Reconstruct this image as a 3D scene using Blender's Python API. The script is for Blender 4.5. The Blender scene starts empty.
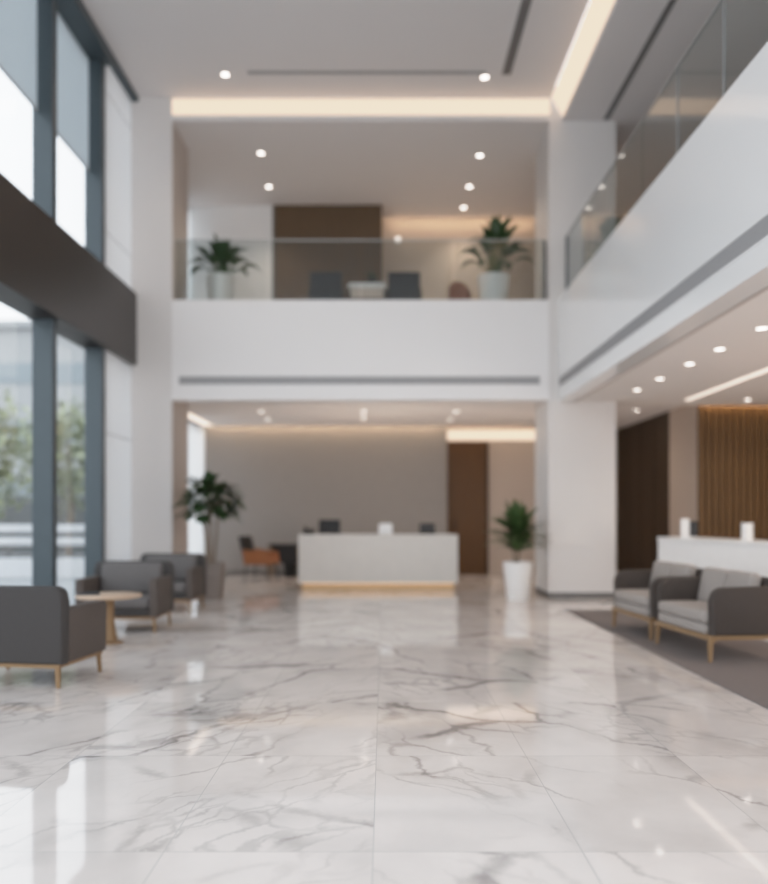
import bpy, bmesh, math, random
from mathutils import Vector, Matrix
sc = bpy.context.scene
C = sc.collection
R = math.radians
random.seed(7)

# ------------------------------------------------------------------ materials
def mat(name, col, rough=0.5, metal=0.0, spec=0.5, coat=0.0, var=0.0, scale=6.0, bump=0.0, bscale=200.0, stretch=None):
    m = bpy.data.materials.new(name); m.use_nodes = True
    nt = m.node_tree; b = nt.nodes['Principled BSDF']
    b.inputs['Base Color'].default_value = (*col, 1)
    b.inputs['Roughness'].default_value = rough
    b.inputs['Metallic'].default_value = metal
    b.inputs['Specular IOR Level'].default_value = spec
    b.inputs['Coat Weight'].default_value = coat
    b.inputs['Coat Roughness'].default_value = 0.05
    tc = nt.nodes.new('ShaderNodeTexCoord')
    src = tc.outputs['Object']
    if stretch:
        mp = nt.nodes.new('ShaderNodeMapping'); mp.inputs['Scale'].default_value = stretch
        nt.links.new(src, mp.inputs['Vector']); src = mp.outputs['Vector']
    if var > 0:
        n = nt.nodes.new('ShaderNodeTexNoise'); n.inputs['Scale'].default_value = scale
        n.inputs['Detail'].default_value = 5
        nt.links.new(src, n.inputs['Vector'])
        cr = nt.nodes.new('ShaderNodeMix'); cr.data_type = 'RGBA'
        cr.inputs['A'].default_value = (*[c*(1-var) for c in col], 1)
        cr.inputs['B'].default_value = (*[min(1, c*(1+var)) for c in col], 1)
        nt.links.new(n.outputs['Fac'], cr.inputs['Factor'])
        nt.links.new(cr.outputs['Result'], b.inputs['Base Color'])
    if bump > 0:
        n2 = nt.nodes.new('ShaderNodeTexNoise'); n2.inputs['Scale'].default_value = bscale
        nt.links.new(src, n2.inputs['Vector'])
        bp = nt.nodes.new('ShaderNodeBump'); bp.inputs['Strength'].default_value = bump
        bp.inputs['Distance'].default_value = 0.01
        nt.links.new(n2.outputs['Fac'], bp.inputs['Height'])
        nt.links.new(bp.outputs['Normal'], b.inputs['Normal'])
    return m

def emit(name, col, s):
    m = bpy.data.materials.new(name); m.use_nodes = True
    nt = m.node_tree; nt.nodes.clear()
    o = nt.nodes.new('ShaderNodeOutputMaterial'); e = nt.nodes.new('ShaderNodeEmission')
    e.inputs['Color'].default_value = (*col, 1); e.inputs['Strength'].default_value = s
    nt.links.new(e.outputs[0], o.inputs['Surface'])
    return m

def glass(name, tint, f0=.03, rough=0.0):
    m = bpy.data.materials.new(name); m.use_nodes = True
    nt = m.node_tree; nt.nodes.clear()
    o = nt.nodes.new('ShaderNodeOutputMaterial')
    t = nt.nodes.new('ShaderNodeBsdfTransparent'); t.inputs['Color'].default_value = (*tint, 1)
    g = nt.nodes.new('ShaderNodeBsdfGlossy'); g.inputs['Roughness'].default_value = rough
    lw = nt.nodes.new('ShaderNodeLayerWeight'); lw.inputs['Blend'].default_value = .5
    pw = nt.nodes.new('ShaderNodeMath'); pw.operation = 'POWER'; pw.inputs[1].default_value = 5
    ma = nt.nodes.new('ShaderNodeMath'); ma.operation = 'MULTIPLY_ADD'; ma.inputs[1].default_value = 1-f0; ma.inputs[2].default_value = f0
    nt.links.new(lw.outputs['Facing'], pw.inputs[0]); nt.links.new(pw.outputs[0], ma.inputs[0])
    x = nt.nodes.new('ShaderNodeMixShader')
    nt.links.new(ma.outputs[0], x.inputs[0]); nt.links.new(t.outputs[0], x.inputs[1]); nt.links.new(g.outputs[0], x.inputs[2])
    nt.links.new(x.outputs[0], o.inputs['Surface'])
    return m

def translucent(name, col, mix=0.6):
    m = bpy.data.materials.new(name); m.use_nodes = True
    nt = m.node_tree; nt.nodes.clear()
    o = nt.nodes.new('ShaderNodeOutputMaterial')
    t = nt.nodes.new('ShaderNodeBsdfTranslucent'); t.inputs['Color'].default_value = (*col, 1)
    d = nt.nodes.new('ShaderNodeBsdfDiffuse'); d.inputs['Color'].default_value = (*col, 1)
    x = nt.nodes.new('ShaderNodeMixShader'); x.inputs[0].default_value = mix
    nt.links.new(d.outputs[0], x.inputs[1]); nt.links.new(t.outputs[0], x.inputs[2])
    nt.links.new(x.outputs[0], o.inputs['Surface'])
    return m

def marble_floor():
    m = bpy.data.materials.new('polished_marble_tiles'); m.use_nodes = True
    nt = m.node_tree; N = nt.nodes; L = nt.links
    b = N['Principled BSDF']
    tc = N.new('ShaderNodeTexCoord')
    sp = N.new('ShaderNodeSeparateXYZ'); L.new(tc.outputs['Object'], sp.inputs[0])
    def math_(op, a, bb=None, cc=None):
        n = N.new('ShaderNodeMath'); n.operation = op
        for i, v in enumerate((a, bb, cc)):
            if v is None: continue
            if isinstance(v, (int, float)): n.inputs[i].default_value = v
            else: L.new(v, n.inputs[i])
        return n.outputs[0]
    TW, TL = 0.87, 1.325
    u = math_('DIVIDE', math_('ADD', sp.outputs['X'], 0.045), TW)
    v = math_('DIVIDE', math_('ADD', sp.outputs['Y'], -3.325), TL)
    fu = math_('FRACT', u); fv = math_('FRACT', v)
    iu = math_('FLOOR', u); iv = math_('FLOOR', v)
    # joint mask
    du = math_('MULTIPLY', math_('MINIMUM', fu, math_('SUBTRACT', 1.0, fu)), TW)
    dv = math_('MULTIPLY', math_('MINIMUM', fv, math_('SUBTRACT', 1.0, fv)), TL)
    j = math_('LESS_THAN', math_('MINIMUM', du, dv), 0.0022)
    # per-slab random offset; slabs cut from a few blocks so veins partly run on
    cb = N.new('ShaderNodeCombineXYZ')
    L.new(math_('FLOOR', math_('DIVIDE', iu, 2.0)), cb.inputs[0]); L.new(iv, cb.inputs[1])
    wn = N.new('ShaderNodeTexWhiteNoise'); wn.noise_dimensions = '3D'; L.new(cb.outputs[0], wn.inputs['Vector'])
    off = N.new('ShaderNodeVectorMath'); off.operation = 'SCALE'; off.inputs['Scale'].default_value = 9.0
    L.new(wn.outputs['Color'], off.inputs[0])
    ad = N.new('ShaderNodeVectorMath'); ad.operation = 'ADD'
    L.new(tc.outputs['Object'], ad.inputs[0]); L.new(off.outputs[0], ad.inputs[1])
    # warp
    nw = N.new('ShaderNodeTexNoise'); nw.inputs['Scale'].default_value = 1.3; nw.inputs['Detail'].default_value = 7; nw.inputs['Roughness'].default_value = 0.6
    L.new(ad.outputs[0], nw.inputs['Vector'])
    sb = N.new('ShaderNodeVectorMath'); sb.operation = 'SUBTRACT'; L.new(nw.outputs['Color'], sb.inputs[0]); sb.inputs[1].default_value = (.5, .5, .5)
    sc2 = N.new('ShaderNodeVectorMath'); sc2.operation = 'SCALE'; sc2.inputs['Scale'].default_value = 0.55; L.new(sb.outputs[0], sc2.inputs[0])
    wp = N.new('ShaderNodeVectorMath'); wp.operation = 'ADD'; L.new(ad.outputs[0], wp.inputs[0]); L.new(sc2.outputs[0], wp.inputs[1])
    mp = N.new('ShaderNodeMapping'); mp.inputs['Scale'].default_value = (0.48, 1.25, 1)
    m0 = N.new('ShaderNodeMapping'); m0.inputs['Rotation'].default_value = (0, 0, R(50))
    # slabs are book-matched about the middle joint
    wx = math_('SUBTRACT', sp.outputs['X'], -.045)
    sg = math_('SIGN', wx)
    sw = N.new('ShaderNodeSeparateXYZ'); L.new(wp.outputs[0], sw.inputs[0])
    ab = N.new('ShaderNodeCombineXYZ'); L.new(math_('MULTIPLY', sw.outputs['X'], sg), ab.inputs[0]); L.new(sw.outputs['Y'], ab.inputs[1])
    L.new(ab.outputs[0], m0.inputs['Vector']); L.new(m0.outputs[0], mp.inputs['Vector'])
    def vor(scale, lo, hi):
        vn = N.new('ShaderNodeTexVoronoi'); vn.feature = 'DISTANCE_TO_EDGE'; vn.inputs['Scale'].default_value = scale
        L.new(mp.outputs[0], vn.inputs['Vector'])
        r = N.new('ShaderNodeMapRange'); r.interpolation_type = 'SMOOTHSTEP'
        r.inputs['From Min'].default_value = lo; r.inputs['From Max'].default_value = hi
        r.inputs['To Min'].default_value = 1; r.inputs['To Max'].default_value = 0
        L.new(vn.outputs['Distance'], r.inputs['Value']); return r.outputs[0]
    def cloud(scale, lo, hi, seed):
        n = N.new('ShaderNodeTexNoise'); n.inputs['Scale'].default_value = scale; n.inputs['Detail'].default_value = 5
        a2 = N.new('ShaderNodeVectorMath'); a2.operation = 'ADD'; a2.inputs[1].default_value = (seed, seed*1.7, 0)
        L.new(wp.outputs[0], a2.inputs[0]); L.new(a2.outputs[0], n.inputs['Vector'])
        r = N.new('ShaderNodeMapRange'); r.interpolation_type = 'SMOOTHSTEP'
        r.inputs['From Min'].default_value = lo; r.inputs['From Max'].default_value = hi
        L.new(n.outputs['Fac'], r.inputs['Value']); return r.outputs[0]
    v1 = math_('MULTIPLY', vor(0.7, 0.0, 0.022), cloud(0.9, .40, .58, 3.1))
    v2 = math_('MULTIPLY', vor(2.1, 0.0, 0.05), cloud(1.0, .44, .62, 11.3))
    v3 = math_('MULTIPLY', vor(6.0, 0.0, 0.11), cloud(0.9, .47, .66, 21.7))
    band = math_('MULTIPLY', vor(0.7, 0.0, 0.16), cloud(1.6, .38, .7, 5.9))
    c1 = cloud(1.4, .30, .72, 31.0)
    tot = math_('MULTIPLY', v1, 0.62)
    tot = math_('ADD', tot, math_('MULTIPLY', v2, 0.42))
    tot = math_('ADD', tot, math_('MULTIPLY', v3, 0.36))
    tot = math_('ADD', tot, math_('MULTIPLY', band, 0.27))
    tot = math_('ADD', tot, math_('MULTIPLY', c1, 0.20))
    # each slab a touch lighter or darker
    cb2 = N.new('ShaderNodeCombineXYZ'); L.new(iu, cb2.inputs[0]); L.new(iv, cb2.inputs[1])
    wn2 = N.new('ShaderNodeTexWhiteNoise'); wn2.noise_dimensions = '3D'; L.new(cb2.outputs[0], wn2.inputs['Vector'])
    tot = math_('ADD', tot, math_('MULTIPLY', wn2.outputs['Value'], 0.07))
    tot = math_('MINIMUM', tot, 1.0)
    mx = N.new('ShaderNodeMix'); mx.data_type = 'RGBA'
    mx.inputs['A'].default_value = (0.83, 0.765, 0.725, 1); mx.inputs['B'].default_value = (0.27, 0.245, 0.235, 1)
    L.new(tot, mx.inputs['Factor'])
    mj = N.new('ShaderNodeMix'); mj.data_type = 'RGBA'; mj.inputs['B'].default_value = (0.50, 0.48, 0.46, 1)
    L.new(mx.outputs['Result'], mj.inputs['A']); L.new(j, mj.inputs['Factor'])
    L.new(mj.outputs['Result'], b.inputs['Base Color'])
    b.inputs['Roughness'].default_value = 0.045
    b.inputs['IOR'].default_value = 1.88
    return m

def wood(name, a, bcol, rough=0.45, stretch=(6, 6, .5), scale=4):
    m = mat(name, a, rough, spec=.25); nt = m.node_tree; b = nt.nodes['Principled BSDF']
    tc = nt.nodes.new('ShaderNodeTexCoord'); mp = nt.nodes.new('ShaderNodeMapping'); mp.inputs['Scale'].default_value = stretch
    n = nt.nodes.new('ShaderNodeTexNoise'); n.inputs['Scale'].default_value = scale; n.inputs['Detail'].default_value = 6
    mx = nt.nodes.new('ShaderNodeMix'); mx.data_type = 'RGBA'
    mx.inputs['A'].default_value = (*a, 1); mx.inputs['B'].default_value = (*bcol, 1)
    nt.links.new(tc.outputs['Object'], mp.inputs[0]); nt.links.new(mp.outputs[0], n.inputs['Vector'])
    nt.links.new(n.outputs['Fac'], mx.inputs['Factor']); nt.links.new(mx.outputs['Result'], b.inputs['Base Color'])
    return m

M = dict(
    floor=marble_floor(),
    ceiling=mat('ceiling_paint', (.70, .675, .67), .8, var=.02, scale=1),
    ceiling_low=mat('low_ceiling_paint', (.80, .77, .75), .8, var=.02, scale=1),
    column=mat('warm_white_stone', (.66, .635, .62), .4, var=.03, scale=1.5),
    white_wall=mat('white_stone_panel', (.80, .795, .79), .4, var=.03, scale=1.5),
    parapet=mat('white_lacquer_panel', (.88, .885, .885), .12, coat=.1, var=.01, scale=1),
    parapet_front=mat('white_plaster', (.78, .765, .76), .35, var=.02, scale=1),
    taupe=mat('taupe_plaster', (.52, .46, .42), .7, var=.04, scale=3),
    grey_wall=mat('grey_textured_plaster', (.285, .268, .256), .8, var=.06, scale=5),
    beige_wall=mat('beige_plaster', (.48, .40, .34), .75, var=.04, scale=3),
    dark_metal=mat('dark_bronze_cladding', (.042, .036, .032), .38, metal=.25, var=.06, scale=2),
    mullion=mat('blue_grey_aluminium', (.060, .080, .092), .42, metal=.25, var=.05, scale=4),
    groove=mat('grey_slot', (.31, .31, .315), .6, var=.05, scale=20),
    darkgroove=mat('dark_slot', (.15, .143, .143), .6, var=.05, scale=20),
    plinth=mat('dark_grey_skirting', (.13, .125, .12), .5, var=.04, scale=8),
    fabric_dark=mat('charcoal_wool', (.046, .042, .041), .85, var=.12, scale=60, bump=.25, bscale=350),
    fabric_mid=mat('mid_grey_wool', (.125, .117, .115), .85, var=.12, scale=60, bump=.25, bscale=350),
    fabric_arm=mat('brown_grey_wool', (.082, .066, .058), .85, var=.12, scale=60, bump=.25, bscale=350),  # browner grey, lightened for the room light falling on the arms
    fabric_brown=mat('umber_grey_wool', (.044, .034, .029), .8, var=.12, scale=60, bump=.25, bscale=350),
    fabric_light=mat('light_taupe_wool', (.30, .27, .25), .85, var=.10, scale=60, bump=.25, bscale=350),
    oak=wood('pale_oak', (.29, .185, .10), (.21, .128, .066)),
    oak_top=wood('pale_oak_top', (.58, .43, .31), (.46, .33, .23), .35, (1, 8, 8)),
    walnut=wood('walnut_veneer', (.118, .058, .021), (.080, .038, .013)),
    walnut_dark=wood('dark_walnut_veneer', (.040, .021, .007), (.024, .012, .004)),
    walnut_grey=wood('smoked_oak_veneer', (.135, .088, .052), (.098, .064, .038)),
    slat=wood('slatted_walnut', (.165, .092, .037), (.115, .062, .025)),
    rug=mat('grey_carpet', (.165, .14, .132), .95, var=.14, scale=40, bump=.5, bscale=260),
    desk=mat('pale_quartz', (.62, .59, .55), .3, var=.05, scale=5),
    counter=mat('white_quartz', (.84, .84, .84), .3, var=.05, scale=4),
    brass=mat('brushed_brass', (.55, .36, .19), .45, metal=.3, var=.06, scale=20),
    black=mat('black_plastic', (.008, .008, .009), .6, var=.2, scale=20),
    screen=mat('dark_screen', (.006, .006, .007), .45, var=.2, scale=4),
    white_plastic=mat('white_plastic', (.82, .82, .82), .35, var=.02, scale=10),
    tan=mat('tan_leather', (.34, .135, .055), .5, var=.12, scale=30),
    rust=mat('rust_fabric', (.20, .075, .04), .8, var=.12, scale=40),
    slate=mat('slate_fabric', (.020, .024, .029), .8, var=.15, scale=50),
    steel=mat('brushed_steel', (.42, .43, .43), .4, metal=.3, var=.05, scale=20),
    pot_white=mat('white_ceramic', (.82, .81, .80), .3, var=.02, scale=8),
    pot_taupe=mat('taupe_planter', (.20, .165, .145), .6, var=.08, scale=10),
    soil=mat('dark_soil', (.03, .022, .016), .95, var=.3, scale=40),
    bark=mat('grey_brown_bark', (.20, .15, .11), .85, var=.3, scale=30),
    leaf_dark=mat('deep_green_leaf', (.028, .062, .020), .42, var=.45, scale=5),
    leaf_mid=mat('green_leaf', (.060, .105, .035), .42, var=.45, scale=5),
    leaf_out=mat('pale_outdoor_leaf', (.32, .345, .22), .7, var=.35, scale=1.2),
    white_metal=mat('white_painted_metal', (.62, .63, .64), .4, var=.02, scale=6),
    facade=mat('pale_concrete', (.36, .365, .365), .7, var=.06, scale=.4),
    facade_glass=mat('blue_grey_window_band', (.24, .27, .285), .35, var=.08, scale=.5),
    paving=mat('pale_paving', (.30, .31, .315), .7, var=.08, scale=.8),
    concrete=mat('grey_concrete', (.13, .132, .132), .8, var=.1, scale=2),
    cove=emit('warm_cove_diffuser', (1.0, .73, .54), 1.12),
    linear=emit('warm_linear_diffuser', (1.0, .83, .70), 1.5),
    lamp=emit('downlight_lens', (1.0, .90, .82), 5.5),
    led=emit('amber_led_strip', (1.0, .66, .40), 1.5),
    lamp_soft=emit('soft_lamp_lens', (1.0, .90, .82), 2.2),  # painted glow of a downlight's reflection
    ring=mat('white_trim_ring', (.75, .73, .71), .4, var=.02, scale=20),
    rail_glass=glass('grey_tinted_glass', (.86, .885, .88), .035),
    win_glass=glass('clear_window_glass', (.975, .985, .99), .02),
    blind=translucent('grey_screen_fabric', (.60, .63, .645), .75),
    frosted=translucent('frosted_white_panel', (.88, .89, .90), .40),
    sheer=translucent('white_sheer_fabric', (.93, .94, .95), .6),
)

# ------------------------------------------------------------------ mesh building
class MB:
    def __init__(s): s.bm = bmesh.new()
    def box(s, x0, x1, y0, y1, z0, z1, bev=0.0, seg=2, mx=None):
        r = bmesh.ops.create_cube(s.bm, size=1)
        vs = r['verts']
        bmesh.ops.scale(s.bm, vec=(x1-x0, y1-y0, z1-z0), verts=vs)
        bmesh.ops.translate(s.bm, vec=((x0+x1)/2, (y0+y1)/2, (z0+z1)/2), verts=vs)
        if mx is not None: bmesh.ops.transform(s.bm, matrix=mx, verts=vs)
        if bev > 0:
            es = list({e for v in vs for e in v.link_edges})
            bmesh.ops.bevel(s.bm, geom=es, offset=bev, segments=seg, affect='EDGES', profile=.5)
        return s
    def cyl(s, x, y, z0, z1, r0, r1=None, n=24, bev=0):
        r1 = r0 if r1 is None else r1
        return s.lathe([(0, z0), (r0, z0), (r1, z1), (0, z1)], n, (x, y, 0))
    def lathe(s, prof, n=28, loc=(0, 0, 0)):
        rings = []
        for (r, z) in prof:
            if r < 1e-6: rings.append([s.bm.verts.new((loc[0], loc[1], loc[2]+z))])
            else: rings.append([s.bm.verts.new((loc[0]+r*math.cos(2*math.pi*i/n), loc[1]+r*math.sin(2*math.pi*i/n), loc[2]+z)) for i in range(n)])
        for a, b in zip(rings, rings[1:]):
            for i in range(n):
                q = [a[i % len(a)], a[(i+1) % len(a)], b[(i+1) % len(b)], b[i % len(b)]]
                q2 = []
                for vv in q:
                    if vv not in q2: q2.append(vv)
                if len(q2) >= 3:
                    try: s.bm.faces.new(q2)
                    except ValueError: pass
        return s
    def tube(s, pts, rad, n=8):
        pts = [Vector(p) for p in pts]
        rr = rad if isinstance(rad, (list, tuple)) else [rad]*len(pts)
        prev = None; rings = []
        for i, p in enumerate(pts):
            d = (pts[min(i+1, len(pts)-1)]-pts[max(i-1, 0)]).normalized()
            if prev is None:
                u = d.orthogonal().normalized()
            else:
                u = (prev - d*prev.dot(d)).normalized()
            prev = u; w = d.cross(u)
            rings.append([s.bm.verts.new(p + (u*math.cos(2*math.pi*k/n)+w*math.sin(2*math.pi*k/n))*rr[i]) for k in range(n)])
        for a, b in zip(rings, rings[1:]):
            for k in range(n): s.bm.faces.new((a[k], a[(k+1) % n], b[(k+1) % n], b[k]))
        s.bm.faces.new(rings[0][::-1]); s.bm.faces.new(rings[-1])
        return s
    def prism(s, poly, axis, a, b, bev=0.0, seg=3):
        # poly of 2-D points extruded along axis ('x': (y,z), 'y': (x,z), 'z': (x,y))
        def P(p, t): return {'x': (t, p[0], p[1]), 'y': (p[0], t, p[1]), 'z': (p[0], p[1], t)}[axis]
        v0 = [s.bm.verts.new(P(p, a)) for p in poly]; v1 = [s.bm.verts.new(P(p, b)) for p in poly]
        f0 = s.bm.faces.new(v0); f1 = s.bm.faces.new(v1[::-1]); n = len(poly)
        for i in range(n): s.bm.faces.new((v0[i], v1[i], v1[(i+1) % n], v0[(i+1) % n]))
        if bev > 0:
            es = list(f0.edges)+list(f1.edges)
            bmesh.ops.bevel(s.bm, geom=es, offset=bev, segments=seg, affect='EDGES', profile=.5)
        return s
    def leg(s, top, bot, r0, r1):
        # square tapered leg
        t = Vector(top); b = Vector(bot)
        v = []
        for c, r in ((t, r0), (b, r1)):
            v.append([s.bm.verts.new(c+Vector((dx*r, dy*r, 0))) for dx, dy in ((-1, -1), (1, -1), (1, 1), (-1, 1))])
        for i in range(4): s.bm.faces.new((v[0][i], v[0][(i+1) % 4], v[1][(i+1) % 4], v[1][i]))
        s.bm.faces.new(v[0]); s.bm.faces.new(v[1][::-1])
        return s
    def leaf(s, base, dirv, L, W, droop=.5, nseg=6, fold=.25, tip=1.6):
        # long blade bending down as it goes, folded along its midrib
        p = Vector(base); d = Vector(dirv).normalized()
        side = d.cross(Vector((0, 0, 1)))
        if side.length < 1e-3: side = Vector((1, 0, 0))
        side.normalize(); step = L/nseg; rows = []
        for i in range(nseg+1):
            t = i/nseg
            w = W*.5*max(0.03, math.sin(math.pi*(t**(1/tip))*.97+.04))
            up = side.cross(d).normalized()
            rows.append((s.bm.verts.new(p-side*w+up*w*fold*1.2), s.bm.verts.new(p), s.bm.verts.new(p+side*w+up*w*fold*1.2)))
            p = p+d*step
            d = (d+Vector((0, 0, -droop*step/L*2*(0.3+t)))).normalized()
        for a, b in zip(rows, rows[1:]):
            s.bm.faces.new((a[0], a[1], b[1], b[0])); s.bm.faces.new((a[1], a[2], b[2], b[1]))
        return s
    def build(s, name, m, parent=None, smooth=None, loc=None, rotz=0):
        me = bpy.data.meshes.new(name)
        bmesh.ops.recalc_face_normals(s.bm, faces=s.bm.faces)
        s.bm.to_mesh(me); s.bm.free()
        if smooth:
            for p in me.polygons: p.use_smooth = True
            me.set_sharp_from_angle(angle=R(smooth))
        me.materials.append(m)
        o = bpy.data.objects.new(name, me); C.objects.link(o)
        if parent: o.parent = parent
        if loc: o.location = loc
        o.rotation_euler.z = rotz
        return o

def thing(name, label, cat, loc=(0, 0, 0), rotz=0, group=None):
    o = bpy.data.objects.new(name, None); C.objects.link(o); o.empty_display_size = .1
    o.location = loc; o.rotation_euler = (0, 0, rotz); o['label'] = label; o['category'] = cat
    if group: o['group'] = group
    return o
def tag(o, label, cat, group=None):
    o['label'] = label; o['category'] = cat
    if group: o['group'] = group
    return o
def struct(o):
    o['kind'] = 'structure'; return o
def sbox(name, m, *b, parent=None, bev=0):
    o = MB().box(*b, bev=bev).build(name, m, parent)
    if parent is None: struct(o)
    return o
def dup(src, loc, rotz, label, group=None):
    def cp(o, par):
        c = o.copy(); C.objects.link(c)
        if par: c.parent = par
        for ch in o.children: cp(ch, c)
        return c
    r = cp(src, None); r.location = loc; r.rotation_euler = (0, 0, rotz); r['label'] = label
    if group: r['group'] = group
    return r

F, H, HZ = 800.0, 1.4, 515.0           # focal length in pixels, eye height, horizon row
YF = 13.5                               # plane of the inner facade
ZC, ZS = 8.45, 8.05                     # main ceiling, soffit and upper floor ceiling
ZB, ZP, ZU = 3.34, 5.03, 4.85           # bottom and top of the balcony fronts, upper floor level

# ------------------------------------------------------------------ shell
sbox('floor', M['floor'], -4.62, 9.2, -1, 19.3, -.1, 0)
g = sbox('ground_outside', M['paving'], -70, -4.62, -30, 70, -.3, -.06)

sbox('ceiling', M['ceiling'], -4.7, 2.82, -1, YF, ZC, ZC+.2)
sbox('ceiling_gallery', M['ceiling'], 3.02, 9.2, -1, YF, ZS, ZC+.2)
sbox('ceiling_upper_floor', M['ceiling'], -4.4, 9.2, YF+.02, 19.3, ZS, ZC+.2)
# inner facade: columns, balcony front, floor slabs
lc = MB().box(-4.268, -3.58, YF, 14.6, 0, ZC); lc.build('column_left', M['column'])['kind'] = 'structure'
sbox('trim_1', M['taupe'], -3.58, -3.572, YF+.03, 14.6, 0, 3.44)
sbox('trim_2', M['taupe'], -3.58, -3.572, YF+.03, 14.6, ZP, ZS)
sbox('trim_column_side', M['white_wall'], 2.772, 2.7795, YF+.002, 14.69, .10, ZB-.01)  # paler sheet paints the light falling on the column's left face
sbox('column_right', M['column'], 2.78, 3.91, YF, 14.7, 0, ZS)
sbox('baseboard_column', M['plinth'], 2.772, 3.918, YF-.008, 14.708, 0, .09)
w10 = sbox('window_10', M['mullion'], -4.32, -4.286, 12.26, 12.30, 0, ZC-.1)
sbox('frosted_panel', M['frosted'], -4.285, -4.27, 12.26, YF+.05, 0, ZC, parent=w10)
# panel joints on the left wall and column
for i, z in enumerate((2.65, 5.75, 7.9)):
    sbox('trim_%d' % (3+i), M['groove'], -4.2755, -4.2685, 12.27, YF-.002, z, z+.012)
sbox('wall_balcony_front', M['parapet_front'], -3.58, 2.78, YF, 13.75, ZB, ZP)
sbox('slab_upper_floor', M['ceiling_low'], -4.4, 3.2, 13.75, 18.45, 3.45, ZU)
sbox('slab_cove_pocket', M['ceiling'], -4.4, 3.95, 18.45, 19.3, 3.72, ZU)
pb = MB().box(2.94, 3.2, -1, YF, 3.31, ZP).build('wall_gallery_front', M['parapet'])
struct(pb)
sbox('slab_gallery', M['ceiling_low'], 3.2, 9.2, -1, 13.98, 3.31, ZU)
sbox('slab_gallery_rear', M['ceiling'], 3.95, 9.2, 13.98, 19.3, 3.42, ZU)
sbox('slab_gallery_corner', M['ceiling'], 3.2, 3.95, 13.98, 18.45, 3.44, ZU)
sbox('trim_gallery_edge', M['taupe'], 3.2, 3.24, -1, YF, 3.30, 3.31)

# ground floor back and side walls
sbox('wall_back', M['grey_wall'], -4.4, 1.48, 18.8, 19.0, 0, 3.72)
sbox('wall_back_right', M['beige_wall'], 1.48, 5.53, 19.0, 19.2, 0, 3.72)
sbox('baseboard_back', M['plinth'], -4.2, 1.48, 18.785, 18.8, 0, .09)
d1 = sbox('door_1', M['walnut'], 1.50, 2.42, 18.93, 19.0, 0, 3.13)
sbox('door_frame', M['walnut_dark'], 2.42, 2.47, 18.92, 19.0, 0, 3.13, parent=d1)
sbox('door_leaf', M['walnut'], 1.56, 2.36, 18.915, 18.93, .01, 3.05, parent=d1, bev=.004)
MB().tube([(1.66, 18.915, 1.0), (1.66, 18.87, 1.0), (1.66, 18.87, 1.3), (1.66, 18.915, 1.3)], .012).build('handle', M['black'], d1)
sbox('wall_left_rear', M['taupe'], -4.4, -4.2, 14.6, 16.4, 0, 3.72)
# side wall on the right: beige panel, then dark walnut door panels
sbox('wall_right_return', M['beige_wall'], 5.53, 5.68, 14.12, 15.5, 0, 3.42)
wd = sbox('wall_right_walnut', M['walnut_dark'], 5.53, 5.68, 15.5, 19.0, 0, 3.42)
for y in (16.36, 17.22, 18.08):
    sbox('panel_joint', M['black'], 5.522, 5.53, y, y+.012, 0, 3.42, parent=wd)
# slatted wall
sw_ = sbox('wall_slatted', M['walnut_dark'], 5.53, 9.2, 14.10, 14.12, 0, 3.42)
sm = MB()
x = 5.54
while x < 9.18:
    sm.box(x, x+.085, 14.05, 14.099, 0, 3.42); x += .122
sm.build('slats', M['slat'], sw_)
sbox('wall_right', M['beige_wall'], 9.2, 9.35, -1, 19.3, 0, ZC)

# upper floor back walls
sbox('wall_upper_pale', M['white_wall'], -3.74, -2.34, 17.2, 17.4, ZU, ZS)
sbox('trim_upper_joint', M['plinth'], -2.40, -2.345, 17.185, 17.2, ZU, ZS)
sbox('wall_upper_wood', M['walnut_grey'], -2.34, -.04, 17.15, 17.9, ZU, ZS)
sbox('wall_upper_beige', M['beige_wall'], -.04, 5.6, 17.85, 18.0, ZU, ZS)
sbox('wall_upper_left', M['taupe'], -4.4, -4.2, 14.6, 16.6, ZU, ZS)
sbox('wall_upper_return', M['walnut'], 5.6, 5.75, 14.2, 18.9, ZU, ZS)
sbox('wall_upper_gallery', M['walnut_grey'], 7.6, 7.75, -1, 18.9, ZU, ZS)
sbox('wall_upper_side', M['taupe'], 5.75, 7.6, 14.2, 14.4, ZU, ZS)

# ------------------------------------------------------------------ left window wall
sbox('beam_window_wall', M['dark_metal'], -4.58, -4.17, -1, YF, 3.93, 5.13)
sbox('trim_window_head', M['mullion'], -4.58, -4.14, -1, 12.26, 8.28, ZC)
sbox('trim_window_head_end', M['mullion'], -4.26, -4.14, 12.262, YF-.002, 8.37, ZC)
sbox('trim_window_sill', M['mullion'], -4.58, -4.33, -1, 12.26, 0, .05)
ys = [12.1, 10.3, 8.5, 6.7, 4.9, 3.1, 1.3, -.5]
for i, y in enumerate(ys[:-1]):
    fr = MB()
    fr.box(-4.53, -4.27, y, y+.15, .05, 3.93); fr.box(-4.53, -4.27, y, y+.15, 5.13, 8.28)
    w = struct(fr.build('window_%d' % (i+1), M['mullion']))
    y0, y1 = ys[i+1]+.15, y
    p = MB().box(-4.505, -4.495, y0, y1, .05, 3.93).build('pane', M['win_glass'], w)
    p = MB().box(-4.505, -4.495, y0, y1, 5.13, 8.28).build('pane', M['win_glass'], w)
    b = MB().box(-4.465, -4.46, y0+.02, y1-.02, 6.62, 8.28).build('blind', M['blind'], w)
    MB().box(-4.47, -4.455, y0+.02, y1-.02, 6.59, 6.62).build('blind_hem', M['groove'], w)
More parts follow.
